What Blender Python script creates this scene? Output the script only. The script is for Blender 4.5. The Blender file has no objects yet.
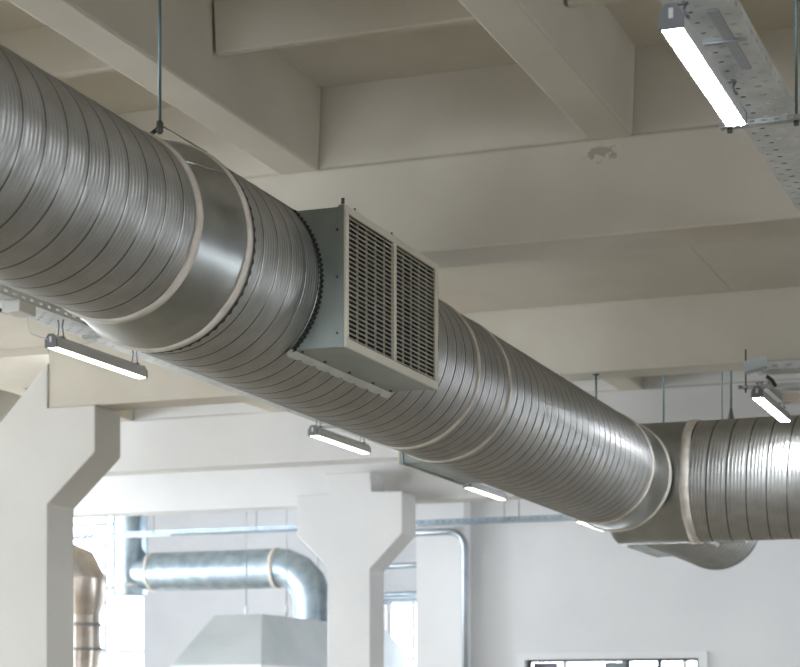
import bpy, math, random
from math import sin, cos, pi, sqrt, atan2, radians
from mathutils import Vector, Matrix
random.seed(7)
C = bpy.context.scene.collection
H = 1.6                       # eye height: every z below is measured from the lens, H is added on building

# ------------------------------------------------------------------ materials
def mat(name, col=(.8,.8,.8), rough=.5, metal=0., **k):
    m = bpy.data.materials.new(name); m.use_nodes = True
    b = m.node_tree.nodes['Principled BSDF']
    b.inputs['Base Color'].default_value = (*col, 1)
    b.inputs['Roughness'].default_value = rough
    b.inputs['Metallic'].default_value = metal
    for a, v in k.items():
        b.inputs[a.replace('_', ' ')].default_value = v
    return m
def noise_col(m, c1, c2, scale, stretch=(1,1,1), detail=4, lo=.35, hi=.65, bump=0, rough=None, coord='Object'):
    nt = m.node_tree; N = nt.nodes; L = nt.links; b = N['Principled BSDF']
    tc = N.new('ShaderNodeTexCoord'); mp = N.new('ShaderNodeMapping'); mp.inputs['Scale'].default_value = stretch
    nz = N.new('ShaderNodeTexNoise'); nz.inputs['Scale'].default_value = scale; nz.inputs['Detail'].default_value = detail
    rp = N.new('ShaderNodeValToRGB'); e = rp.color_ramp.elements
    e[0].position = lo; e[0].color = (*c1, 1); e[1].position = hi; e[1].color = (*c2, 1)
    L.new(tc.outputs[coord], mp.inputs['Vector']); L.new(mp.outputs['Vector'], nz.inputs['Vector'])
    L.new(nz.outputs['Fac'], rp.inputs['Fac']); L.new(rp.outputs['Color'], b.inputs['Base Color'])
    if bump:
        bp = N.new('ShaderNodeBump'); bp.inputs['Strength'].default_value = bump; bp.inputs['Distance'].default_value = .01
        L.new(nz.outputs['Fac'], bp.inputs['Height']); L.new(bp.outputs['Normal'], b.inputs['Normal'])
    if rough:
        mr = N.new('ShaderNodeMapRange'); mr.inputs['To Min'].default_value = rough[0]; mr.inputs['To Max'].default_value = rough[1]
        L.new(nz.outputs['Fac'], mr.inputs['Value']); L.new(mr.outputs['Result'], b.inputs['Roughness'])
    return nz, rp
paint = mat('ceiling paint', rough=.75)
noise_col(paint, (.60,.56,.48), (.66,.62,.54), 1.3, bump=.12)
paint_soffit = paint
def stained_paint():
    m = mat('stained ceiling paint', rough=.75)
    nz, rp = noise_col(m, (.58,.54,.465), (.66,.62,.54), 1.1, bump=.15)
    nt = m.node_tree; N = nt.nodes; L = nt.links; b = N['Principled BSDF']
    # peeled patch where the joist meets the girder, a stain with a shape of its own
    tc = N.new('ShaderNodeTexCoord'); mp = N.new('ShaderNodeMapping')
    mp.inputs['Location'].default_value = (2.79*6.0, 0, -(3.19+H)*13)
    mp.inputs['Scale'].default_value = (6.0, 0, 13)
    ln = N.new('ShaderNodeVectorMath'); ln.operation = 'LENGTH'
    n2 = N.new('ShaderNodeTexNoise'); n2.inputs['Scale'].default_value = 22; n2.inputs['Detail'].default_value = 5
    ad = N.new('ShaderNodeMath'); ad.operation = 'MULTIPLY_ADD'; ad.inputs[1].default_value = 2.2
    r2 = N.new('ShaderNodeValToRGB'); r2.color_ramp.elements[0].position = .0; r2.color_ramp.elements[1].position = 1
    mrr = N.new('ShaderNodeMapRange'); mrr.inputs['From Min'].default_value = 1.35; mrr.inputs['From Max'].default_value = 1.6
    mrr.inputs['To Min'].default_value = .75; mrr.inputs['To Max'].default_value = 0
    mx = N.new('ShaderNodeMix'); mx.data_type = 'RGBA'; mx.inputs['B'].default_value = (.36,.30,.22,1)
    L.new(tc.outputs['Object'], mp.inputs['Vector']); L.new(mp.outputs['Vector'], ln.inputs[0])
    L.new(tc.outputs['Object'], n2.inputs['Vector'])
    L.new(n2.outputs['Fac'], ad.inputs[0]); L.new(ln.outputs['Value'], ad.inputs[2])
    L.new(ad.outputs[0], mrr.inputs['Value']); L.new(mrr.outputs['Result'], mx.inputs['Factor'])
    L.new(rp.outputs['Color'], mx.inputs['A']); L.new(mx.outputs['Result'], b.inputs['Base Color'])
    return m
paint_stain = stained_paint()
wallp = mat('wall paint', rough=.7); noise_col(wallp, (.74,.745,.755), (.79,.79,.795), .8, bump=.05)
colp = mat('column paint', rough=.65); noise_col(colp, (.66,.66,.66), (.71,.71,.705), 1.0, bump=.05)  # also on far girders, where its paler tone stands in for light
dimw = mat('brown wall', rough=.8); noise_col(dimw, (.16,.13,.10), (.21,.17,.13), 2)  # invented dark colour for unseen walls, dims what the duct mirrors
colw = mat('near column paint', rough=.65); noise_col(colw, (.66,.65,.625), (.71,.70,.675), 1.0, bump=.05)
greyw = mat('grey wall paint', rough=.7); noise_col(greyw, (.60,.62,.66), (.66,.68,.72), .8)
floorm = mat('screed floor', rough=.55); noise_col(floorm, (.33,.29,.22), (.40,.35,.27), .7)
galv = mat('galvanised sheet', rough=.3, metal=.84)
noise_col(galv, (.40,.405,.395), (.49,.495,.485), 9, (1,1,1), 5, rough=(.34,.48))
galv_smooth = mat('smooth galvanised sheet', rough=.3, metal=1.)
noise_col(galv_smooth, (.36,.385,.38), (.46,.48,.475), 5, (1,1,1), 6, bump=.06, rough=(.24,.42))
box_sheet = mat('vent box sheet', rough=.45, metal=.8)
noise_col(box_sheet, (.26,.30,.285), (.34,.38,.36), 4, (1,1,1), 6, rough=(.38,.55))
seam = mat('lock seam crease', (.045,.045,.04), .7, .3)
tape = mat('sealant tape', rough=.4)
noise_col(tape, (.60,.55,.48), (.74,.69,.62), 14, (1,1,1), 4, bump=.5)
frame_cream = mat('cream grille frame', (.64,.60,.50), .45)
blade_m = mat('grille blade', (.72,.68,.58), .4, .0)
shade_in = mat('painted inner shade', (.012,.012,.012), .8)
inner_bl = mat('inner blade metal', (.5,.5,.48), .25, .95)
tray_m = mat('zinc tray', rough=.4, metal=.6)
noise_col(tray_m, (.60,.63,.64), (.76,.79,.80), 6, (1,1,1), 5, rough=(.3,.5))
strut_m = mat('zinc strut', (.45,.48,.49), .4, .9)
rod_m = mat('threaded rod steel', (.13,.20,.22), .45, .7)
wire_m = mat('thin steel wire', (.25,.23,.2), .5, .6)
alu = mat('lamp aluminium', (.62,.63,.66), .4, .3)
cap_m = mat('lamp end cap', (.20,.21,.23), .5)
hook_m = mat('bracket steel', (.25,.25,.26), .4, .8)
white_box = mat('white plastic', (.75,.75,.72), .5)
ply = mat('beige plastic', (.62,.55,.45), .5)
cable_m = mat('black cable', (.02,.02,.022), .5)
bolt_m = mat('bolt steel', (.12,.12,.11), .5, .8)
far_metal = mat('blue grey duct sheet', rough=.3, metal=.9); noise_col(far_metal, (.30,.38,.45), (.44,.52,.58), 6, rough=(.35,.5))
hood_m = mat('hood sheet', rough=.5, metal=.35); noise_col(hood_m, (.52,.57,.60), (.60,.64,.67), 1.2)
brownish = mat('bronze toned duct sheet', rough=.3, metal=.8); noise_col(brownish, (.36,.31,.26), (.52,.46,.41), 3)
pipe_m = mat('conduit steel', (.34,.37,.40), .45, .8)
winf = mat('window frame white', (.80,.81,.82), .5)
dark_frame = mat('dark window gasket', (.10,.11,.13), .5)
reflect_purple = mat('mauve blind', (.28,.25,.33), .7)
reflect_grey = mat('grey blue blind', (.42,.48,.54), .7)
glass = mat('window glass', (1,1,1), .02); glass.node_tree.nodes['Principled BSDF'].inputs['Transmission Weight'].default_value = 1
glass.node_tree.nodes['Principled BSDF'].inputs['IOR'].default_value = 1.05
def emis(name, col, s):
    m = mat(name, col, .5); b = m.node_tree.nodes['Principled BSDF']
    b.inputs['Emission Color'].default_value = (*col, 1); b.inputs['Emission Strength'].default_value = s
    return m
led_cool = emis('led diffuser cool', (.90,.94,1.), 120)
led_warm = emis('led diffuser warm', (1.,.97,.82), 9)

# ------------------------------------------------------------------ mesh builder
class MB:
    def __init__(s): s.v=[]; s.f=[]; s.m=[]; s.sm=[]
    def add(s, vs, fs, mi=0, smooth=False):
        o = len(s.v); s.v += [tuple(v) for v in vs]
        for f in fs: s.f.append([i+o for i in f]); s.m.append(mi); s.sm.append(smooth)
        return s
    def box(s, x0,x1,y0,y1,z0,z1, mi=0):
        vs = [(x,y,z) for x in (x0,x1) for y in (y0,y1) for z in (z0,z1)]
        return s.add(vs, [(0,1,3,2),(4,6,7,5),(0,4,5,1),(2,3,7,6),(0,2,6,4),(1,5,7,3)], mi)
    def prism(s, poly, axis, a, b, mi=0):
        """poly: 2D outline; axis 'X','Y','Z' extruded a..b"""
        n = len(poly)
        def P(p, t): return {'X':(t,p[0],p[1]), 'Y':(p[0],t,p[1]), 'Z':(p[0],p[1],t)}[axis]
        vs = [P(p,a) for p in poly]+[P(p,b) for p in poly]
        return s.add(vs, [list(range(n))[::-1], list(range(n,2*n))]+[(i,(i+1)%n,n+(i+1)%n,n+i) for i in range(n)], mi)
    def tube(s, pts, r, n=12, mi=0, caps=True):
        pts = [Vector(p) for p in pts]; rr = r if isinstance(r,(list,tuple)) else [r]*len(pts)
        t0 = (pts[1]-pts[0]).normalized(); u = t0.orthogonal().normalized(); rings=[]
        for i,p in enumerate(pts):
            if i==0: t=t0
            elif i==len(pts)-1: t=(pts[-1]-pts[-2]).normalized()
            else: t=((pts[i]-pts[i-1]).normalized()+(pts[i+1]-pts[i]).normalized()).normalized()
            u=(u-t*u.dot(t)).normalized(); w=t.cross(u)
            k = 1.0
            if 0<i<len(pts)-1: k = 1/max(.5, t.dot((pts[i]-pts[i-1]).normalized()))
            rings.append([p+(u*cos(2*pi*j/n)+w*sin(2*pi*j/n))*rr[i] for j in range(n)])
        vs=[v for r_ in rings for v in r_]; fs=[]
        for i in range(len(rings)-1):
            for j in range(n): fs.append((i*n+j, i*n+(j+1)%n, (i+1)*n+(j+1)%n, (i+1)*n+j))
        s.add(vs, fs, mi, True)
        if caps:
            o=len(s.v)-len(vs)
            for base in (0,(len(rings)-1)*n):
                s.f.append([o+base+j for j in range(n)]); s.m.append(mi); s.sm.append(False)
        return s
    def lathe(s, prof, n=96, mi=0, M=None, smooth=True, caps=False):
        """prof: [(t, r)] along local +Y"""
        vs=[]; fs=[]
        for t,r in prof:
            for j in range(n):
                a=2*pi*j/n; v=Vector((r*cos(a), t, r*sin(a))); vs.append(M@v if M else v)
        for i in range(len(prof)-1):
            for j in range(n): fs.append((i*n+j, i*n+(j+1)%n, (i+1)*n+(j+1)%n, (i+1)*n+j))
        s.add(vs, fs, mi, smooth)
        if caps:
            o=len(s.v)-len(vs)
            for base in (0,(len(prof)-1)*n):
                s.f.append([o+base+j for j in range(n)]); s.m.append(mi); s.sm.append(False)
        return s
    def build(s, name, mats, parent=None, loc=(0,0,0)):
        me = bpy.data.meshes.new(name); me.from_pydata(s.v, [], s.f)
        if not isinstance(mats,(list,tuple)): mats=[mats]
        for m in mats: me.materials.append(m)
        me.polygons.foreach_set('material_index', s.m); me.polygons.foreach_set('use_smooth', s.sm)
        me.update()
        import bmesh
        bm = bmesh.new(); bm.from_mesh(me); bmesh.ops.recalc_face_normals(bm, faces=bm.faces); bm.to_mesh(me); bm.free()
        o = bpy.data.objects.new(name, me); C.objects.link(o); o.parent = parent; o.location = loc
        return o
def bevel(o, w, seg=2):
    m = o.modifiers.new('edge', 'BEVEL'); m.width=w; m.segments=seg; m.limit_method='ANGLE'; m.angle_limit=radians(40)
    return o
def tag(o, label=None, cat=None, group=None, kind=None):
    for k,v in (('label',label),('category',cat),('group',group),('kind',kind)):
        if v: o[k]=v
    return o
def empty(name, loc=(0,0,0)):
    o = bpy.data.objects.new(name, None); C.objects.link(o); o.location = loc; o.empty_display_size=.2
    return o
def copy_tree(o, parent=None):
    c = o.copy(); C.objects.link(c); c.parent = parent
    for ch in list(o.children): copy_tree(ch, c)
    return c
def struct(mb, name, m, label=None): return tag(mb.build(name, m), label, None, None, 'structure')

# ------------------------------------------------------------------ building shell
ZM, Z1, ZS = 2.72+H, 3.27+H, 3.77+H           # girder soffit, joist soffit, slab
ZHI = 6.2+H
XL, XR, YF, YB = -20.5, 7.0, -4.0, 34.0
struct(MB().box(XL-.3, XR+.3, YF-.3, YB+.3, -.2, 0), 'floor', floorm, 'pale screed floor of the hall')
struct(MB().box(XL-.3, XR+.3, YF-.3, 22.9, ZS, ZS+.25), 'ceiling', paint, 'beige painted concrete slab above the joists')
struct(MB().box(XL-.3, XR+.3, 22.9, YB+.3, ZHI, ZHI+.25), 'ceiling_far', paint, 'high slab over the far hall')
# girders along X, each with a set-back upper web
GY = [(5.3,5.7), (10.52,10.94), (14.66,15.0), (18.72,19.08), (22.6,22.97)]
GL = ['ceiling girder nearest the lens with the lamps under it', 'girder crossing behind the grille box with a peeled stain on its face',
      'girder just above the right-hand end of the long duct', 'girder between the two columns, coloured paler for the far light', 'last girder resting on the far column, coloured paler for the far light']
for i,(a,b) in enumerate(GY):
    g = MB().prism([(a,ZM),(b,ZM),(b,Z1),(b-.02,Z1+.012),(b-.02,ZS+.02 if i<4 else ZHI),(a+.02,ZS+.02 if i<4 else ZHI),(a+.02,Z1+.012),(a,Z1)], 'X', XL if i!=2 else -8.93, XR)
    bevel(struct(g, 'beam', paint_stain if i==1 else (paint if i<3 else colp), GL[i]), .018)  # same paint, coloured paler on far girders in place of stronger light
struct(MB().prism([(14.66,3.2+H),(16.1,3.2+H),(16.1,ZS),(14.66,ZS)],'X',XL,-8.93),'beam',paint,'thick shallow girder head left of the near column')
# joists along Y
for n in range(-9, 6):
    x1 = -2.62+1.926*n
    if x1 > XR-.3 or x1-.255 < XL: continue
    for i in range(len(GY)):
        if i==2: continue
        a = YF if i==0 else GY[i-1][1]-.015; b = GY[i][0]+.015
        m = MB().prism([(x1-.255,Z1),(x1,Z1),(x1+.02,ZS+.02),(x1-.275,ZS+.02)], 'Y', a, b)
        bevel(struct(m, 'beam', paint if i<4 else colp), .015)  # last bay of joists paler too, far light put into the colour
for xa,xb in ((XL,-2.86),(-2.857,XR)):
    struct(MB().box(xa,xb,10.9,14.7,Z1,Z1+.06), 'ceiling_panel', paint, 'flat plaster panel between two girders')
# shallow cross ribs between the joists
for i,y in enumerate((9.08,)):
    for n in range(-6, 4):
        x1=-2.59+1.926*n
        m = MB().prism([(y,3.5+H),(y+.055,3.5+H),(y+.12,ZS+.02),(y-.03,ZS+.02)], 'X', x1-.0, x1+1.926-.255)
        bevel(struct(m, 'beam', paint), .01)

# columns with flared capitals
def column(poly, y0, y1, label, pm=None):
    m = MB().prism(poly, 'Y', y0, y1)
    return bevel(struct(m, 'column', pm or colp, label), .012)
def colpoly(xl, xr, capx, zt, zc1, zc0, leftcut=None):
    """shaft xl..xr, capital overhang capx, zt top, zc1 bottom of vertical cheek, zc0 start of flare"""
    return [(xl,0),(xr,0),(xr,zc0),(xr+capx,zc1),(xr+capx,zt),(xl-capx,zt),(xl-capx,zc1),(xl,zc0)]
column([(-9.50,0),(-8.93,0),(-8.93,1.87+H),(-8.45,2.31+H),(-8.45,ZM+.0),(-8.93,ZM),(-8.93,3.12+H),(-9.50,2.53+H)], 14.645, 15.1, 'near white column with a flared capital, by the hanging lamp', colw)
column([(-9.44,0),(-8.86,0),(-8.86,1.84+H),(-8.43,2.27+H),(-8.43,2.79+H),(-8.84,2.80+H),(-8.86,3.05+H),(-9.47,3.05+H),(-9.42,2.80+H),(-9.86,2.79+H),(-9.86,2.29+H),(-9.44,1.88+H)], 22.14, 22.62, 'far white column with a flared capital, in front of the hood')
column(colpoly(.2,.8,.46,ZM+.03,2.30+H,1.86+H), 22.14, 22.62, 'white column outside the view')

# walls
def wall_y(name, y0, y1, x0, x1, z0, z1, holes, m, label):
    """wall across X with rectangular openings (xa,xb,za,zb) cut as real gaps"""
    xs = sorted({x0,x1,*[h[0] for h in holes],*[h[1] for h in holes]}); zs = sorted({z0,z1,*[h[2] for h in holes],*[h[3] for h in holes]})
    b = MB()
    for i in range(len(xs)-1):
        for j in range(len(zs)-1):
            cx=(xs[i]+xs[i+1])/2; cz=(zs[j]+zs[j+1])/2
            if any(h[0]<cx<h[1] and h[2]<cz<h[3] for h in holes): continue
            b.box(xs[i],xs[i+1],y0,y1,zs[j],zs[j+1])
    return struct(b, name, m, label)
def wall_x(name, x0, x1, y0, y1, z0, z1, holes, m, label):
    ys = sorted({y0,y1,*[h[0] for h in holes],*[h[1] for h in holes]}); zs = sorted({z0,z1,*[h[2] for h in holes],*[h[3] for h in holes]})
    b = MB()
    for i in range(len(ys)-1):
        for j in range(len(zs)-1):
            cy=(ys[i]+ys[i+1])/2; cz=(zs[j]+zs[j+1])/2
            if any(h[0]<cy<h[1] and h[2]<cz<h[3] for h in holes): continue
            b.box(x0,x1,ys[i],ys[i+1],zs[j],zs[j+1])
    return struct(b, name, m, label)
XW = -9.42
winh = (-7.9, -5.45, .9, 2.385)
wall_y('wall_back', 25.6, 25.9, XW, 1.2, 0, ZHI, [winh], wallp, 'blue white wall beyond the ducts')
wall_y('wall_back_side', 25.6, 25.9, 1.2, XR, 0, ZHI, [], dimw, 'unseen brown stretch added to darken the duct reflections')  # unseen stretch, made brown to dim the near duct's reflection
struct(MB().box(XW-.01, -8.72, 25.32, 25.61, 0, ZHI), 'trim_1', wallp, 'white pilaster at the end of the back wall')
farh = [(-20.4,-18.5,.3,5.2+H), (-13.3,-11.2,.3,2.25+H), (-10.9,-6.4,.5,3.3)]  # third opening is added to brighten the internal window panes
wall_y('wall_far', YB, YB+.3, XL, XR, 0, ZHI, farh, greyw, 'grey wall at the end of the far hall')
lh = [(2.6,6.4,.9,4.2),(8.0,12.4,.9,4.2),(13.2,17.0,.9,4.2),(17.8,22.2,.7,4.3)] + [(24.4,26.8,.6,4.6)]
wall_x('wall_left', XL-.3, XL, YF, YB, 0, ZHI, lh, wallp, 'window wall')
rh = [(3.9,5.7,.9,3.0),(21.4,25.1,.8,3.9)]  # unseen openings, added to light the grille face and far zone
fh = [(-7.6,-4.6,.9,3.2)]  # unseen opening, added to brighten the cross duct
wall_x('wall_right', XR, XR+.3, YF, YB, 0, ZHI, rh, dimw, 'unseen brown wall with openings added for light')
wall_y('wall_front', YF-.3, YF, XL, XR, 0, ZHI, fh, wallp, 'wall behind')
# window frames in view
def window(idx, x0,x1,y,z0,z1, nx, nz, w=.06, lab=''):
    b=MB(); d=.05
    b.box(x0,x0+w,y,y+d,z0,z1); b.box(x1-w,x1,y,y+d,z0,z1); b.box(x0+w,x1-w,y,y+d,z0,z0+w); b.box(x0+w,x1-w,y,y+d,z1-w,z1)
    for i in range(1,nx):
        x=x0+(x1-x0)*i/nx; b.box(x-w/2,x+w/2,y+.005,y+d-.005,z0+w,z1-w)
    for i in range(1,nz):
        z=z0+(z1-z0)*i/nz; b.box(x0+w,x1-w,y+.01,y+d-.01,z-w/2,z+w/2)
    o=tag(b.build(f'window_{idx}', winf), lab, None, None, 'structure')
    g=MB().box(x0+w*.5,x1-w*.5,y+.022,y+.028,z0+w*.5,z1-w*.5).build('pane', glass, o)
    return o
window(1, *farh[0][:2], YB+.12, farh[0][2], farh[0][3], 2, 5, .09, 'tall bright factory window in the far wall')
window(2, *farh[1][:2], YB+.12, farh[1][2], farh[1][3], 4, 2, .09, 'bright window beside the far column')
window(4, *farh[2][:2], YB+.12, farh[2][2], farh[2][3], 4, 2, .09, 'window added in the far wall to brighten the internal window panes')
# window 3 : the internal window whose head shows at the bottom edge
x0,x1,z0,z1 = winh
b=MB(); w=.05
b.box(x0-.11,x0+.0,25.55,25.62,z0,z1+.0); b.box(x1,x1+.11,25.55,25.62,z0,z1); b.box(x0-.11,x1+.11,25.55,25.62,z1,z1+.09); b.box(x0-.11,x1+.11,25.55,25.62,z0-.09,z0)
w3 = tag(b.build('window_3', winf), 'white framed internal window low on the back wall', None, None, 'structure')
b=MB(); b.box(x0,x1,25.66,25.72,z1-.035,z1)
for xx in (x0, x0+1.42, x0+1.86, x1-.05): b.box(xx,xx+.05,25.66,25.72,z0,z1-.035)
b.build('window_frame', dark_frame, w3)
MB().box(x0+.07,x0+.42,25.74,25.76,z0,z1-.04).build('reflection', reflect_purple, w3)  # tinted panel stands for a dark reflection in the pane
MB().box(x0+1.1,x0+1.4,25.74,25.76,z0,z1-.04).build('reflection', reflect_grey, w3)  # tinted panel stands for a blue grey reflection in the pane
MB().box(x0+.02,x1-.02,25.685,25.69,z0+.02,z1-.05).build('pane', glass, w3)

# ------------------------------------------------------------------ ducts
DX = -3.97
def zc(y): return 2.043-.0076*(y-8)+H
TILT = Matrix.Translation((DX,0,zc(0))) @ Matrix.Rotation(-math.atan(.0076),4,'X')
PITCH = .15
PROF = [(0,0),(.062,.0),(.068,.0022),(.11,.0022),(.125,0),(.16,0),(.275,0),(.29,.0014),(.31,.0014),(.325,0),(.445,0),(.46,.0014),(.48,.0014),(.495,0),(.615,0),(.63,.0014),(.65,.0014),(.665,0),(.785,0),(.80,.0014),(.82,.0014),(.835,0),(.95,.0)]
def ribbed(mb, y0, y1, R, M, n=112, pitch=PITCH, amp=1., mi=(0,1)):
    rows=[]; k=-1
    t=-1.
    while (k)*pitch < (y1-y0):
        for ph,h in PROF: rows.append((k+ph, h*amp, ph<.06))
        k+=1
    vs=[]; 
    for tt,h,_ in rows:
        for j in range(n+1):
            a=2*pi*j/n
            y=min(max(y0+(tt+j/n)*pitch, y0), y1)
            vs.append(M@Vector(((R+h)*cos(a), y, (R+h)*sin(a))))
    o=len(mb.v); mb.v+= [tuple(v) for v in vs]; W=n+1
    for i in range(len(rows)-1):
        ta,tb=rows[i][0],rows[i+1][0]
        for j in range(n):
            ya=(ta+j/n)*pitch; yb=(tb+(j+1)/n)*pitch
            if yb<=0 or ya>=y1-y0: continue
            mb.f.append([o+i*W+j, o+i*W+j+1, o+(i+1)*W+j+1, o+(i+1)*W+j]); mb.m.append(mi[1] if rows[i][2] else mi[0]); mb.sm.append(True)
    return mb
def band(y, R, M, w=.045, h=.012, n=96, name='joint_band', parent=None, wob=.004, m=tape):
    vs=[];fs=[]
    for j in range(n):
        a=2*pi*j/n; e=wob*sin(a*5+y)+wob*.6*sin(a*13+2*y)
        for t,r in ((-w/2+e,R+.001),(-w/2+.004+e,R+h),(w/2-.004+e*.5,R+h),(w/2+e*.5,R+.001)):
            vs.append(M@Vector((r*cos(a), y+t, r*sin(a))))
    for j in range(n):
        for i in range(3):
            fs.append((j*4+i, j*4+i+1, ((j+1)%n)*4+i+1, ((j+1)%n)*4+i))
    return MB().add(vs,fs,0,True).build(name, m, parent)
def zigzag_band(y, R, M, n=180, parent=None, name='crimped_collar'):
    vs=[];fs=[]
    for j in range(n):
        a=2*pi*j/n; e=.012 if j%3==0 else 0.
        for t,r in ((-.012,R+.008),(.004+e,R+.008)): vs.append(M@Vector((r*cos(a), y+t, r*sin(a))))
    for j in range(n):
        fs.append((j*2,j*2+1,((j+1)%n)*2+1,((j+1)%n)*2))
    return MB().add(vs,fs,0,False).build(name, seam, parent)

YA,YBn,YC,YD,YE,YFl,YEND = 7.035,7.403,10.494,11.09,14.81,15.40,19.5
YJ, RJ = 16.0, .511
R1, R2 = .394, .447
d1 = empty('ventilation_duct', (DX, 3, zc(3)-R1))
tag(d1, 'big spiral ribbed galvanised duct running across the whole view away from the lens', 'duct')
inv = Matrix.Translation((-DX,-3,-(zc(3)-R1)))
TD = inv@TILT
ribbed(MB(), 3.0, YA, R1, TD).build('narrow_duct_section', [galv,seam], d1)
rd = MB().lathe([(YA,R1+.003),(YA+.03,R1+.004),(YBn-.03,R2+.002),(YBn,R2+.003)], M=TD).build('reducer', galv_smooth, d1)
# folded lengthwise seam on the reducer
a=radians(38)
MB().tube([TD@Vector(((R1+.004)*cos(a),YA+.01,(R1+.004)*sin(a))), TD@Vector(((R2+.004)*cos(a),YBn-.01,(R2+.004)*sin(a)))], .004, 6).build('folded_seam', galv_smooth, rd)
ribbed(MB(), YBn, YC, R2, TD).build('duct_section', [galv,seam], d1)
ribbed(MB(), YC, YD, R2, TD, pitch=.12).build('duct_section', [galv,seam], d1)
ribbed(MB(), YD, YE, R2, TD).build('duct_section', [galv,seam], d1)
MB().lathe([(YE,R2+.002),(YE+.02,R2+.006),(YFl-.02,R2+.006),(YFl,R2+.002)], M=TD).build('smooth_sleeve', galv_smooth, d1)
ribbed(MB(), YJ+RJ-.35, YEND, R2, TD).build('duct_section', [galv,seam], d1)
MB().lathe([(YEND-.02,R2+.008),(YEND+.02,R2+.008),(YEND+.02,R2-.02)], M=TD).lathe([(YEND+.02,R2-.02),(YEND+.02,.001)], M=TD).build('end_cap', galv_smooth, d1)
band(YA, R1, TD, .05, parent=d1); band(YBn, R2, TD, .042, parent=d1)
band(YC, R2, TD, .042, .009, parent=d1); band(YD, R2, TD, .04, .009, parent=d1)
band(YE, R2, TD, .055, .01, parent=d1); band(YFl, R2+.004, TD, .05, .012, parent=d1)
zigzag_band(YBn+.045, R2, TD, parent=d1)
# transverse duct: axis along +X
zj = zc(YJ)
d2 = empty('ventilation_duct', (DX, YJ, zj-RJ))
tag(d2, 'cross duct reaching out to the side frame edge, catching the bright lamp glare', 'duct')
TX = Matrix.Translation((0,0,RJ)) @ Matrix.Rotation(-pi/2,4,'Z')      # local +Y -> +X
ribbed(MB(), .56, 9.5, RJ, TX, n=96, pitch=.165).build('duct_section', [galv,seam], d2)
MB().lathe([(-.15,.02),(-.15,RJ-.03),(-.12,RJ+.001),(.56,RJ+.001)], M=TX).build('tee_body', galv_smooth, d2)
band(.545, RJ, TX, .075, .012, parent=d2)

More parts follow.
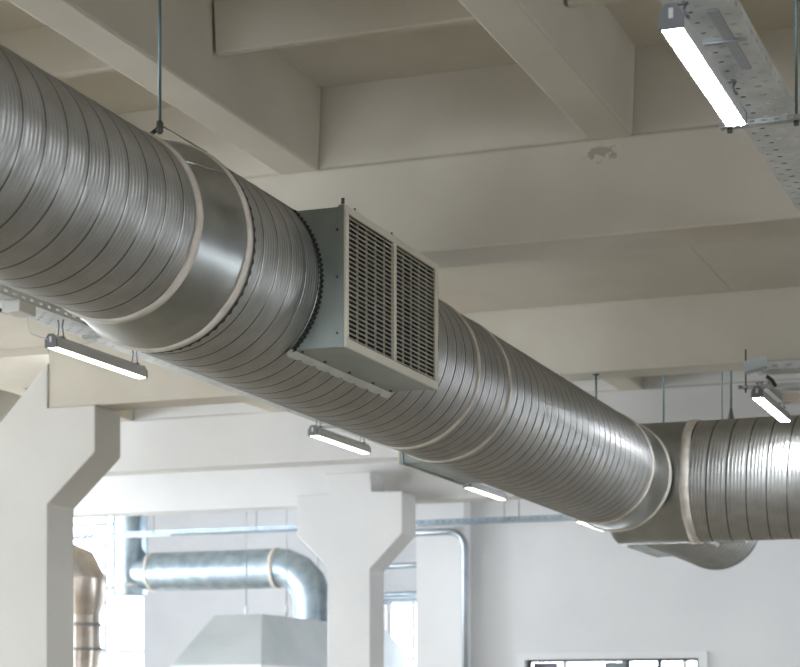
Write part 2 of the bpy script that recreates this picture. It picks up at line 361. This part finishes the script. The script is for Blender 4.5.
# ------------------------------------------------------------------ grille boxes on the long duct
def vent_box(side=1):
    """built with the grille plane at local x=0 facing +x, centre at z=0, y 0..1.262"""
    root = empty('vent_box'); L=1.262; hz=.33; dep=.30
    # box sheet : side cheeks follow the duct curve
    def cheek(y0,y1,mb):
        R=R2+.002; pts=[]
        for k in range(17):
            a = -math.asin(.322/R)+2*math.asin(.322/R)*k/16
            pts.append((-.57+R*cos(a), R*sin(a)))
        poly=[(-.02,-.322),(-.02,.322)]+pts[::-1]
        mb.prism(poly,'Y',y0,y1)
    b=MB(); cheek(.012,.018,b); cheek(L-.018,L-.012,b)
    xb = -.57+sqrt((R2)**2-.322**2)
    b.prism([(xb-.01,-.325),(-.02,-.325),(-.02,-.319),(xb-.01,-.319)],'Y',.012,L-.012)
    b.prism([(xb-.01,.319),(-.02,.319),(-.02,.325),(xb-.01,.325)],'Y',.012,L-.012)
    b.build('box_body', box_sheet, root)
    # black sheet painted for the shade inside the box
    b=MB().box(-.115,-.112,.03,L-.03,-.31,.31); b.build('shade_sheet', shade_in, root)
    # flange round the mouth
    b=MB().box(-.026,-.0,.0,L,-.33,-.326).box(-.026,0,0,L,.326,.33).box(-.026,0,0,.004,-.326,.326).box(-.026,0,L-.004,L,-.326,.326)
    b.build('mouth_flange', box_sheet, root)
    # cream frame with mullion
    fw=.045
    b=MB(); b.box(0,.014,0,L,-.33,-.33+fw); b.box(0,.014,0,L,.33-fw*.8,.33)
    b.box(0,.014,0,fw*.8,-.33+fw,.33-fw*.8); b.box(0,.014,L-fw,L,-.33+fw,.33-fw*.8)
    b.box(-.004,.016,L/2-.017,L/2+.017,-.33+fw,.33-fw*.8)
    fr=bevel(b.build('grille_frame', frame_cream, root),.003,1)
    for (ya,yb) in ((fw*.8,L/2-.017),(L/2+.017,L-fw)):
        b=MB(); nb=26; z0=-.33+fw; z1=.33-fw*.8
        for k in range(nb):
            z=z0+(k+.5)*(z1-z0)/nb
            b.prism([(-.006,z-.0008),(.006,z-.0024),(.006,z+.0006),(-.006,z+.0016)],'Y',ya,yb)
        b.build('grille_slats', blade_m, root)
        b=MB()
        for k in range(5):
            y=ya+(k+.6)*(yb-ya)/5
            b.prism([(-.026,y-.0008),(-.016,y-.0008),(-.016,y+.0008),(-.026,y+.0008)],'Z',z0,z1)
        b.build('rear_slats', blade_m, root)
        b=MB()
        for k in range(18):
            z=z0+.015+k*.045
            if z>z1-.28: break
            b.prism([(-.078,z),(-.066,z+.003),(-.066,z+.0045),(-.078,z+.0015)],'Y',ya+.02,yb-.02)
        b.build('damper_blades', inner_bl, root)
    # bolts along the box edges
    for z in (-.26,.0,.22):
        MB().tube([(-.035,.012,z),(-.035,.004,z)],.006,8).build('bolt', bolt_m, root)
    for y in (.05,.32,.63,.95,1.2):
        MB().tube([(xb+.03,y,-.325),(xb+.03,y,-.334)],.008,8).build('bolt', bolt_m, root)
    for y in (.12,.60):
        MB().tube([(.007,y,.33),(.007,y,.342)],.005,8).build('bolt', bolt_m, root)
    MB().box(-.01,.004,-.004,.004,.335,.36).build('corner_clip', bolt_m, root)
    # saddle flange with notched tabs where the cheek meets the duct
    vs=[];fs=[];n=91;R=R2+.006; am=math.asin(.335/R)
    for k in range(n):
        a=-am+2*am*k/(n-1); e=0 if (k%3) else 1
        x=-.57+R*cos(a); z=R*sin(a)
        vs += [(x+.002,.012,z),(x-.001,-.010 if e else .004,z),(x+.003+.011*(1-e),.0105,z)]
    for k in range(n-1):
        fs += [(3*k,3*k+3,3*k+4,3*k+1),(3*k,3*k+3,3*k+5,3*k+2)]
    MB().add(vs,fs).build('notched_flange', seam, root)
    vs=[];fs=[]
    n=40; 
    ya,yb=-.03,L+.03
    # bottom skirt hugging the duct under the box
    R=R2+.007
    for k in range(n):
        y=ya+(yb-ya)*k/(n-1)
        for q in (0,1):
            a=-(math.asin(.326/R)+q*.09*(1-.3*(k%5==0)))
            vs.append((-.57+R*cos(a), y, R*sin(a)))
    for k in range(n-1): fs.append((2*k,2*k+1,2*k+3,2*k+2))
    MB().add(vs,fs).build('lower_flange', tray_m, root)
    return root
vb = vent_box()
def put_vent(o, y, side, label):
    o.location = (DX+side*.57, y if side>0 else y+1.262, zc(y+.6)); o.rotation_euler = (0,0,0 if side>0 else pi)
    tag(o, label, 'air vent', 'grille boxes on the long duct')
put_vent(vb, 8.163, 1, 'large grille box with two louvred panels in a cream frame, halfway along the duct')
put_vent(copy_tree(vb), 11.87, -1, 'grille box on the hidden side of the duct, only its lower edge showing')
put_vent(copy_tree(vb), 16.85, 1, 'grille box beyond the cross duct, only its bright lower corner showing')
put_vent(copy_tree(vb), 18.05, -1, 'small looking grille box under the last stretch of the long duct')

# ------------------------------------------------------------------ hangers of the ducts
def hanger_rod(x,y,z0,z1,label,r=.006,arms=(),clip=True):
    root=empty('hanger_rod',(x,y,z0)); tag(root,label,'hanger rod','threaded rods carrying the ducts')
    MB().tube([(0,0,0),(0,0,z1-z0)],r,8).build('rod', rod_m, root)
    if clip: MB().tube([(0,0,-.03),(0,0,-.02),(0,0,.02),(0,0,.03)],[.008,.016,.016,.008],6).build('nut', bolt_m, root)
    MB().tube([(0,0,z1-z0-.006),(0,0,z1-z0)],.028,12).build('ceiling_plate', bolt_m, root)
    for kind,pt in arms:
        if kind=='strap':
            v=Vector(pt); n=v.normalized(); s=n.cross(Vector((0,1,0))).normalized()
            b=MB()
            k=8; w=.016
            for i in range(k):      # perforated strip: cells with a gap in each
                a=v*(i/k); c=v*((i+1)/k); mid0=a+(c-a)*.28; mid1=a+(c-a)*.72
                for p,q,wa,wb in ((a,mid0,-w,w),(mid1,c,-w,w),(mid0,mid1,-w,-w*.45),(mid0,mid1,w*.45,w)):
                    e=Vector((0,1,0)); t=s*.0015
                    vs=[p+e*wa-t,p+e*wb-t,q+e*wb-t,q+e*wa-t,p+e*wa+t,p+e*wb+t,q+e*wb+t,q+e*wa+t]
                    b.add(vs,[(0,1,2,3),(4,7,6,5),(0,4,5,1),(1,5,6,2),(2,6,7,3),(3,7,4,0)])
            b.build('perforated_strap', bolt_m, root)
        else:
            MB().tube([(0,0,.01),pt],.0035,6).build('wire', wire_m, root)
    return root
zr = 2.58+H
hanger_rod(DX,7.44,zr,ZS,'long dark rod holding the near narrow part of the duct with a perforated strap', .0075, [('strap',(-.22,0,-.13)),('wire',(.23,.0,-.135)),])
hanger_rod(DX,14.757,2.50+H,ZM,'short rod fixed to the girder soffit before the duct junction', .008, [('wire',(.23,.0,-.135))])
hanger_rod(-3.716,YJ+.02,zj+RJ-.005,ZS,'thin rod over the junction of the two ducts', .007, clip=False)
hanger_rod(-3.214,YJ+.02,zj+RJ-.005,ZS,'thinner rod beside the cone-footed rod over the cross duct', .005, clip=False)
r4=hanger_rod(-3.131,YJ-.02,zj+RJ+.03,ZS,'rod with a dark cone foot standing on the cross duct', .009, clip=False)
MB().tube([(0,0,-.05),(0,0,.0),(0,0,.07)],[.035,.022,.008],12).build('cone_foot', hook_m, r4)

# ------------------------------------------------------------------ LED lamps
def lamp(L=1.2, led=led_cool):
    root=empty('linear_lamp'); w=.082
    # diffuser underneath, local z=0 is its lower face
    MB().prism([(.006,.004),(.012,0),(w-.012,0),(w-.006,.004),(w-.006,.010),(.006,.010)],'Y',.012,L-.012).build('diffuser', led, root)
    MB().prism([(0,.004),(.006,.004),(.006,.010),(w-.006,.010),(w-.006,.004),(w,.004),(w,.045),(w-.012,.07),(w-.026,.085),(.026,.085),(.012,.07),(0,.045)],'Y',.012,L-.012).build('housing', alu, root)
    for y0 in (0,L-.012):
        e=MB().prism([(-.002,0),(w+.002,0),(w+.002,.05),(w-.022,.088),(.022,.088),(-.002,.05)],'Y',y0,y0+.012).build('end_cap', cap_m, root)
        ys = y0-.004 if y0==0 else y0+.012
        MB().box(w/2-.008,w/2+.008,ys,ys+.004,.035,.07).build('cable_gland', white_box, e)
    return root
def hooks(root, h, ys=(.1,1.08)):
    for y in ys:
        b=MB(); w=.085
        b.box(.012,w-.012,y-.02,y+.02,.085,.089)
        b.tube([(.02,y,.088),(.03,y,.088+(h-.088)*.5),(.02,y,h)],.005,6); b.tube([(w-.02,y,.088),(w-.03,y,.088+(h-.088)*.5),(w-.02,y,h)],.005,6)
        b.box(.015,w-.015,y-.012,y+.012,h-.004,h)
        b.build('hook_bracket', hook_m, root)
lampA = lamp(1.16, led_cool); hooks(lampA,.135,(.14,1.02))
lampA.location=(-1.507,6.43,2.35+H)
tag(lampA,'glaring white linear lamp under the perforated tray, top corner','lamp')
lampB = lamp(1.24, led_cool); hooks(lampB,.13); lampB.location=(-2.615,14.12,2.35+H)
tag(lampB,'bright white linear lamp hanging in front of the cross duct','lamp')
lampC = lamp(1.21, led_warm); hooks(lampC,.22,(.12,1.1))
LLAB=['long glowing lamp hooked under the tray beside the near column','second glowing lamp below the duct, above the far column capital','short looking lamp glowing past the underside grille box','last lamp, a tiny glow under the smooth sleeve']
for i,(x,y) in enumerate([(-6.47,10.58),(-6.44,14.69),(-6.42,18.62),(-6.27,22.35)]):
    o = lampC if i==0 else copy_tree(lampC)
    o.location=(x,y,2.35+H); tag(o, LLAB[i], 'lamp', 'row of lamps behind the long duct')

# ------------------------------------------------------------------ cable trays
def tray(root, x0, x1, y0, y1, z, along='Y', pitch=.05, ncol=5, side=.055, name='perforated_base', m=tray_m):
    """perforated bottom (real holes) plus two upturned sides with slots. Local to root at world coords"""
    b=MB(); w=x1-x0; L=y1-y0; ny=max(1,int(round(L/pitch))); dy=L/ny; dx=w/(ncol+.6)
    def P(a,c,zz): return (a,c,zz) if along=='Y' else (c,a,zz)
    # margins
    mg=.3*dx
    for (a,bb) in ((x0,x0+mg),(x1-mg,x1)):
        b.add([P(a,y0,z),P(bb,y0,z),P(bb,y1,z),P(a,y1,z)],[(0,1,2,3)])
    for i in range(ny):
        for j in range(ncol):
            cx0=x0+mg+j*dx; cx1=cx0+dx; cy0=y0+i*dy; cy1=cy0+dy; cx=(cx0+cx1)/2; cy=(cy0+cy1)/2
            if (i+j)%2==0 : 
                b.add([P(cx0,cy0,z),P(cx1,cy0,z),P(cx1,cy1,z),P(cx0,cy1,z)],[(0,1,2,3)]); continue
            rx,ry=dx*.36,dy*.2
            outer=[(cx0,cy0),(cx,cy0),(cx1,cy0),(cx1,cy),(cx1,cy1),(cx,cy1),(cx0,cy1),(cx0,cy)]
            inner=[(cx-rx*.7,cy-ry*.7),(cx,cy-ry),(cx+rx*.7,cy-ry*.7),(cx+rx,cy),(cx+rx*.7,cy+ry*.7),(cx,cy+ry),(cx-rx*.7,cy+ry*.7),(cx-rx,cy)]
            b.add([P(*p,z) for p in outer]+[P(*p,z) for p in inner],[(k,(k+1)%8,8+(k+1)%8,8+k) for k in range(8)])
    o=b.build(name,m,root)
    s=o.modifiers.new('sheet','SOLIDIFY'); s.thickness=.002; s.offset=0
    for xs in (x0,x1):
        b=MB(); n2=max(1,int(L/.1)); d2=L/n2
        for i in range(n2):
            a0=y0+i*d2; a1=a0+d2*.3; a2=a0+d2*.7; a3=a0+d2; h=side
            for (p,q,za,zb) in ((a0,a1,0,h),(a2,a3,0,h),(a1,a2,0,h*.35),(a1,a2,h*.6,h)):
                b.add([P(xs,p,z+za),P(xs,q,z+za),P(xs,q,z+zb),P(xs,p,z+zb)],[(0,1,2,3)])
        # rolled lip
        k=.008 if xs==x0 else -.008
        b.add([P(xs,y0,z+side),P(xs,y1,z+side),P(xs+k,y1,z+side+.001),P(xs+k,y0,z+side+.001)],[(0,1,2,3)])
        q=b.build('side_rail',m,root); s=q.modifiers.new('sheet','SOLIDIFY'); s.thickness=.002; s.offset=0
    return o
def strut(root, p, L, along='X', name='support_strut', slots=True, wq=.041):
    """U channel lying along X (local), slotted"""
    b=MB(); x,y,z=p; n=max(1,int(L/.05)); d=L/n
    for i in range(n):
        a=x+i*d
        for (u0,u1,va,vb) in ((a,a+d*.25,0,wq),(a+d*.75,a+d,0,wq),(a+d*.25,a+d*.75,0,wq*.3),(a+d*.25,a+d*.75,wq*.7,wq)):
            b.add([(u0,y+va,z),(u1,y+va,z),(u1,y+vb,z),(u0,y+vb,z)],[(0,1,2,3)])
            b.add([(u0,y,z+va*.5),(u1,y,z+va*.5),(u1,y,z+vb*.5),(u0,y,z+vb*.5)],[(0,1,2,3)])
            b.add([(u0,y+wq,z+va*.5),(u1,y+wq,z+va*.5),(u1,y+wq,z+vb*.5),(u0,y+wq,z+vb*.5)],[(0,1,2,3)])
    o=b.build(name,strut_m,root); s=o.modifiers.new('sheet','SOLIDIFY'); s.thickness=.0025; s.offset=0
    return o
# near tray
t1=empty('cable_tray',(0,0,H)); tag(t1,'perforated zinc cable tray with slotted rims above the glaring lamp, top corner','cable tray')
tray(t1,-1.535,-1.305,3.6,14.0,2.50,'Y',.055,5)
MB().box(-1.52,-1.32,7.02,7.04,2.49,2.498).box(-1.40,-1.36,6.7,7.35,2.492,2.497).build('joint_plate', strut_m, t1)
strut(t1,(-1.60,7.92,2.455),.48)
for x in (-1.285,):
    MB().tube([(x,7.94,2.44),(x,7.94,3.77)],.006,8).build('hanger_rod', rod_m, t1)
for x in (-1.285,-1.56): MB().tube([(x,7.94,2.435),(x,7.94,2.455)],.012,6).build('nut', bolt_m, t1)
MB().tube([(-1.47,3.6,2.515),(-1.46,7,2.515),(-1.48,11,2.515),(-1.47,14,2.515)],.012,8).build('cable', cable_m, t1)
MB().tube([(-1.38,3.6,2.512),(-1.37,7,2.512),(-1.36,11,2.512),(-1.38,14,2.512)],.009,8).build('cable', cable_m, t1)
# cross tray by the second lamp
t2=empty('cable_tray',(0,0,H)); tag(t2,'zinc cable tray with pale folded end plate over the lamp before the cross duct','cable tray')
tray(t2,14.15,14.38,-2.60,4.,2.56,'X',.055,5)
tray(t2,-2.55,-2.30,14.42,15.25,2.47,'Y',.045,6,name='perforated_base')
strut(t2,(-2.72,14.14,2.43),.62)
# pale folded end plate
b=MB().prism([(-2.66,2.53),(-2.50,2.57),(-2.49,2.585),(-2.49,2.635),(-2.52,2.645),(-2.66,2.615)],'Y',14.06,14.064)
b.prism([(-2.66,2.53),(-2.50,2.57),(-2.50,2.574),(-2.66,2.534)],'Y',14.06,14.16)
b.build('end_plate', mat('pale zinc plate',(.62,.70,.74),.45,.5), t2)
MB().tube([(-2.665,14.16,2.40),(-2.665,14.16,2.72)],.006,8).build('hanger_rod', bolt_m, t2)
MB().tube([(-2.665,14.16,2.425),(-2.665,14.16,2.455)],.016,6).build('nut', bolt_m, t2)
MB().tube([(-2.72,14.155,2.445),(-2.69,14.155,2.445)],.012,6).build('bolt', bolt_m, t2)
MB().tube([(-2.5,14.1,2.50),(-2.46,14.1,2.47),(-2.44,14.13,2.43)],.014,8).build('cable', cable_m, t2)
jb=MB().box(0,.15,0,.09,0,.06); jb=bevel(jb.build('junction_box', ply),.006); jb.location=(-2.46,14.55,2.385+H); tag(jb,'beige junction box tucked under the tray beside the lamp','junction box')
# left tray behind the long duct
t3=empty('cable_tray',(0,0,H)); tag(t3,'perforated zinc cable tray partly hidden behind the long duct, over the row of lamps','cable tray')
tray(t3,-6.60,-6.36,6.0,24.0,2.55,'Y',.06,4)
strut(t3,(-6.50,11.1,2.51),.40); strut(t3,(-6.68,15.3,2.51),.40); strut(t3,(-6.68,19.4,2.51),.40)
for y in (7.1,11.12,15.32,19.42): MB().tube([(-6.34,y,2.50),(-6.34,y,ZS-H)],.005,8).build('hanger_rod', rod_m, t3)
jb2=bevel(MB().box(0,.13,0,.19,0,.075).build('junction_box', white_box),.008); jb2.location=(-6.46,10.06,2.472+H); tag(jb2,'white junction box under the tray beside the near narrow part of the duct','junction box')
cb=MB().tube([(-6.5,10.2,2.50+H),(-6.5,10.1,2.50+H),(-6.5,10.0,2.53+H),(-6.5,9.92,2.56+H)],.012,8).build('cable', cable_m); tag(cb,'short black cable looping from the white junction box','cable')
cw=MB().tube([(-6.52,10.45,2.54+H),(-6.53,10.47,2.47+H),(-6.50,10.46,2.42+H),(-6.44,10.60,2.40+H)],.003,6).build('power_cord', white_box); tag(cw,'thin pale cord dropping from the tray to the near end of the hooked lamp','cord')
# far tray across the hall
t4=empty('cable_tray',(0,0,H)); tag(t4,'far blue grey cable ladder crossing the hall behind the far column','cable tray')
tray(t4,24.0,24.3,-14.2,-3.0,2.57,'X',.12,4,m=far_metal)
for x in (-12.9,-11.3,-10.2,-7.7,-7.5): MB().tube([(x,24.0,2.57),(x,24.0,ZHI-H)],.006,6).build('hanger_rod', pipe_m, t4)
for x in (-13.1,-10.6): strut(t4,(x,23.93,2.53),.5)
MB().tube([(-14.15,24.1,2.58),(-13.9,23.6,2.52),(-13.85,23.2,2.44)],.02,8).build('arm', strut_m, t4)

# ------------------------------------------------------------------ conduits
def pipe_arc(x_from, y, z, R, zlow, x, r):
    pts=[(x_from,y,z),(x-R,y,z)]
    for k in range(1,9):
        a=pi/2*k/8; pts.append((x-R+R*sin(a),y,z-R+R*cos(a)))
    pts.append((x,y,zlow)); return pts
import sys
c1=MB().tube(pipe_arc(-9.6,25.20,2.58+H,.24,0,-8.66,.055),.048,12).build('conduit', pipe_m)
tag(c1,'thick grey pipe curving down the pilaster edge of the back wall','pipe')
c2=MB().tube(pipe_arc(-11.0,28.0,2.36+H,.45,0,-9.9,.05),.05,12).build('conduit', pipe_m); tag(c2,'curved grey pipe in the gap between the far column and the wall','pipe')
for i,z in enumerate((2.22,2.09)):
    p=MB().tube([(-14.0,32.5,z+H),(-9.2,32.5,z+H)],.045,10).build('pipe', far_metal); tag(p,['upper of two level blue grey pipes over the far windows','lower of two level blue grey pipes over the far windows'][i],'pipe')
    for x in (-13.9,-9.3): MB().tube([(x,32.5,z+H),(x,34.0,z+H)],.02,6).build('bracket', far_metal, p)

# ------------------------------------------------------------------ far ventilation behind
YD2=29.0
d3=empty('ventilation_duct',(-15.6,YD2,2.46+H-.33)); tag(d3,'distant blue grey spiral duct with an elbow bending down into the hood','duct')
I3=Matrix.Translation((0,0,.33))@Matrix.Rotation(-pi/2,4,'Z')
ribbed(MB(),.0,2.35,.33,I3,n=64,amp=1.2).build('duct_section',[far_metal,far_metal],d3)
band(2.33,.33,I3,.07,.012,n=48,parent=d3); band(.0,.33,I3,.05,.012,n=48,parent=d3)
pts=[(2.35,0,.33)]
RR=.62
for k in range(1,5):
    a=pi/2*(k-.5)/4; pts.append((2.35+RR*sin(a)*1.02,0,.33-RR+RR*cos(a)*1.02))
pts.append((2.35+RR,0,.33-RR)); pts.append((2.35+RR,0,.33-1.02))
MB().tube(pts,.32,32,caps=False).build('elbow', far_metal, d3)
MB().lathe([(0,.331),(-.22,.27),(-.30,.27)],n=48,M=I3).build('reducer', far_metal, d3)
for k in range(len(pts)-1):
    pass
v1=empty('ventilation_duct',(-16.05,YD2,2.06+H)); tag(v1,'distant upright duct by the bright window with the spiral duct branching off','duct')
MB().lathe([(0,.02),(0,.29),(.02,.30),(4.12,.30)],n=48,M=Matrix.Rotation(pi/2,4,'X')).build('riser', far_metal, v1)
MB().lathe([(.16,.30),(.16,.312),(.20,.312),(.20,.30)],n=48,M=Matrix.Rotation(pi/2,4,'X')).build('joint_band', tape, v1)
# brownish fitting by the near column
f1=empty('ventilation_duct',(-14.16,24.6,0)); tag(f1,'bronze toned riser of jointed duct peeping from behind the near column','duct')
def secs(ps,name):
    b=MB(); n=24; vs=[]; fs=[]
    for (x,z,r) in ps:
        for j in range(n):
            a=2*pi*j/n; vs.append((x+r*cos(a), r*sin(a), z))
    for i in range(len(ps)-1):
        for j in range(n): fs.append((i*n+j,i*n+(j+1)%n,(i+1)*n+(j+1)%n,(i+1)*n+j))
    return b.add(vs,fs,0,True).build(name, brownish, f1)
secs([(-.75,2.56+H,.30),(-.45,2.42+H,.33),(-.25,2.02+H,.35)],'top_elbow')
secs([(-.25,2.02+H,.35),(-.25,1.74+H,.34),(-.25,1.48+H,.26)],'shoulder')
secs([(-.25,1.48+H,.26),(-.25,.98+H,.28)],'duct_section')
secs([(-.25,.98+H,.28),(-.27,.6+H,.27),(-.27,0,.27)],'lower_section')
for z,r,x in ((1.34,.30,-.25),(.98,.33,-.25)):
    MB().lathe([(-.02,r-.03),(-.02,r),(.02,r),(.02,r-.03)],n=32,M=Matrix.Translation((x,0,z+H))@Matrix.Rotation(pi/2,4,'X')).build('flange', hook_m, f1)

# hood: long truncated pyramid
hd=empty('extraction_hood',(-12.5,28,0)); tag(hd,'big pale sheet metal hood with sloping sides behind the far column','extraction hood')
tx0,tx1,ty0,ty1,tz=-12.94,-12.15,26.0,31.0,1.53+H
bx0,bx1,by0,by1,bz=-13.18,-11.72,25.05,32.0,.74+H
q=lambda x,y,z:(x+12.5,y-28,z)
b=MB().add([q(tx0,ty0,tz),q(tx1,ty0,tz),q(tx1,ty1,tz),q(tx0,ty1,tz),q(bx0,by0,bz),q(bx1,by0,bz),q(bx1,by1,bz),q(bx0,by1,bz)],
 [(0,1,2,3),(0,4,5,1),(1,5,6,2),(2,6,7,3),(3,7,4,0)])
o=b.build('canopy', hood_m, hd); s=o.modifiers.new('sheet','SOLIDIFY'); s.thickness=.01; s.offset=-1
b=MB().box(bx0-.01+12.5,bx1+.01+12.5,by0-.01-28,by0+.01-28,bz-.12,bz).box(bx0-.01+12.5,bx1+.01+12.5,by1-.01-28,by1+.01-28,bz-.12,bz)
b.box(bx0-.01+12.5,bx0+.01+12.5,by0+.01-28,by1-.01-28,bz-.12,bz).box(bx1-.01+12.5,bx1+.01+12.5,by0+.01-28,by1-.01-28,bz-.12,bz)
b.build('rim', winf, hd)
for (x,y) in ((-13.6,25.4),(-11.9,25.6),(-13.6,31.6),(-11.9,31.6)):
    pass
# hanging wires that end above the hood
for i,(u,y,zb) in enumerate([(-.4935,27.0,1.60),(-.4680,27.0,1.60),(-.4535,29.9,1.56),(-.4230,29.9,1.56)]):
    x=u*y; x=min(max(x,tx0+.02),tx1-.03) if i>=2 else x
    if i==0: x=tx0+.05
    if i==1: x=tx1-.05
    w=empty('hanging_wire',(x,y,tz)); tag(w,'thin wire with a bright turnbuckle carrying the pale hood','wire','wires carrying the hood')
    MB().tube([(0,0,0),(0,0,ZHI-tz)],.008,6).build('strand', pipe_m, w)
    MB().tube([(0,0,.05),(0,0,.08),(0,0,.16),(0,0,.19)],[.012,.03,.03,.012],10).build('turnbuckle', winf, w)

# ------------------------------------------------------------------ light: daylight sky through windows and added unseen openings plus the lamps
W=bpy.data.worlds.new('sky'); bpy.context.scene.world=W; W.use_nodes=True
bg=W.node_tree.nodes['Background']; bg.inputs['Color'].default_value=(.85,.92,1.,1); bg.inputs['Strength'].default_value=19
def portal(loc, rot, sx, sy):
    l=bpy.data.lights.new('window daylight','AREA'); l.shape='RECTANGLE'; l.size=sx; l.size_y=sy; l.cycles.is_portal=True
    o=bpy.data.objects.new('window_daylight',l); C.objects.link(o); o.location=loc; o.rotation_euler=rot
for (a,b_,z0,z1) in lh: portal((XL-.05,(a+b_)/2,(z0+z1)/2),(0,-pi/2,0),z1-z0,b_-a)
for (a,b_,z0,z1) in rh: portal((XR+.05,(a+b_)/2,(z0+z1)/2),(0,pi/2,0),z1-z0,b_-a)
for (a,b_,z0,z1) in fh: portal(((a+b_)/2,YF-.05,(z0+z1)/2),(pi/2,0,0),b_-a,z1-z0)
for (a,b_,z0,z1) in farh: portal(((a+b_)/2,YB+.08,(z0+z1)/2),(-pi/2,0,0),b_-a,z1-z0)

# ------------------------------------------------------------------ camera: level, lens shifted upward
cam=bpy.data.cameras.new('camera'); co=bpy.data.objects.new('camera',cam); C.objects.link(co)
co.location=(0,0,H); co.rotation_euler=(pi/2,0,atan2(730,1910))
cam.sensor_width=36; cam.sensor_fit='HORIZONTAL'; cam.lens=1910/800*36; cam.shift_x=0; cam.shift_y=(716-333.5)/800
cam.clip_end=200
cam.dof.use_dof=True; cam.dof.focus_distance=9.6; cam.dof.aperture_fstop=4.0
S=bpy.context.scene; S.camera=co
S.view_settings.view_transform='Standard'; S.view_settings.look='None'; S.view_settings.gamma=1; S.view_settings.exposure=.13
S.cycles.use_denoising=True
S.cycles.max_bounces=10; S.cycles.diffuse_bounces=6; S.cycles.glossy_bounces=5
S.cycles.sample_clamp_indirect=8
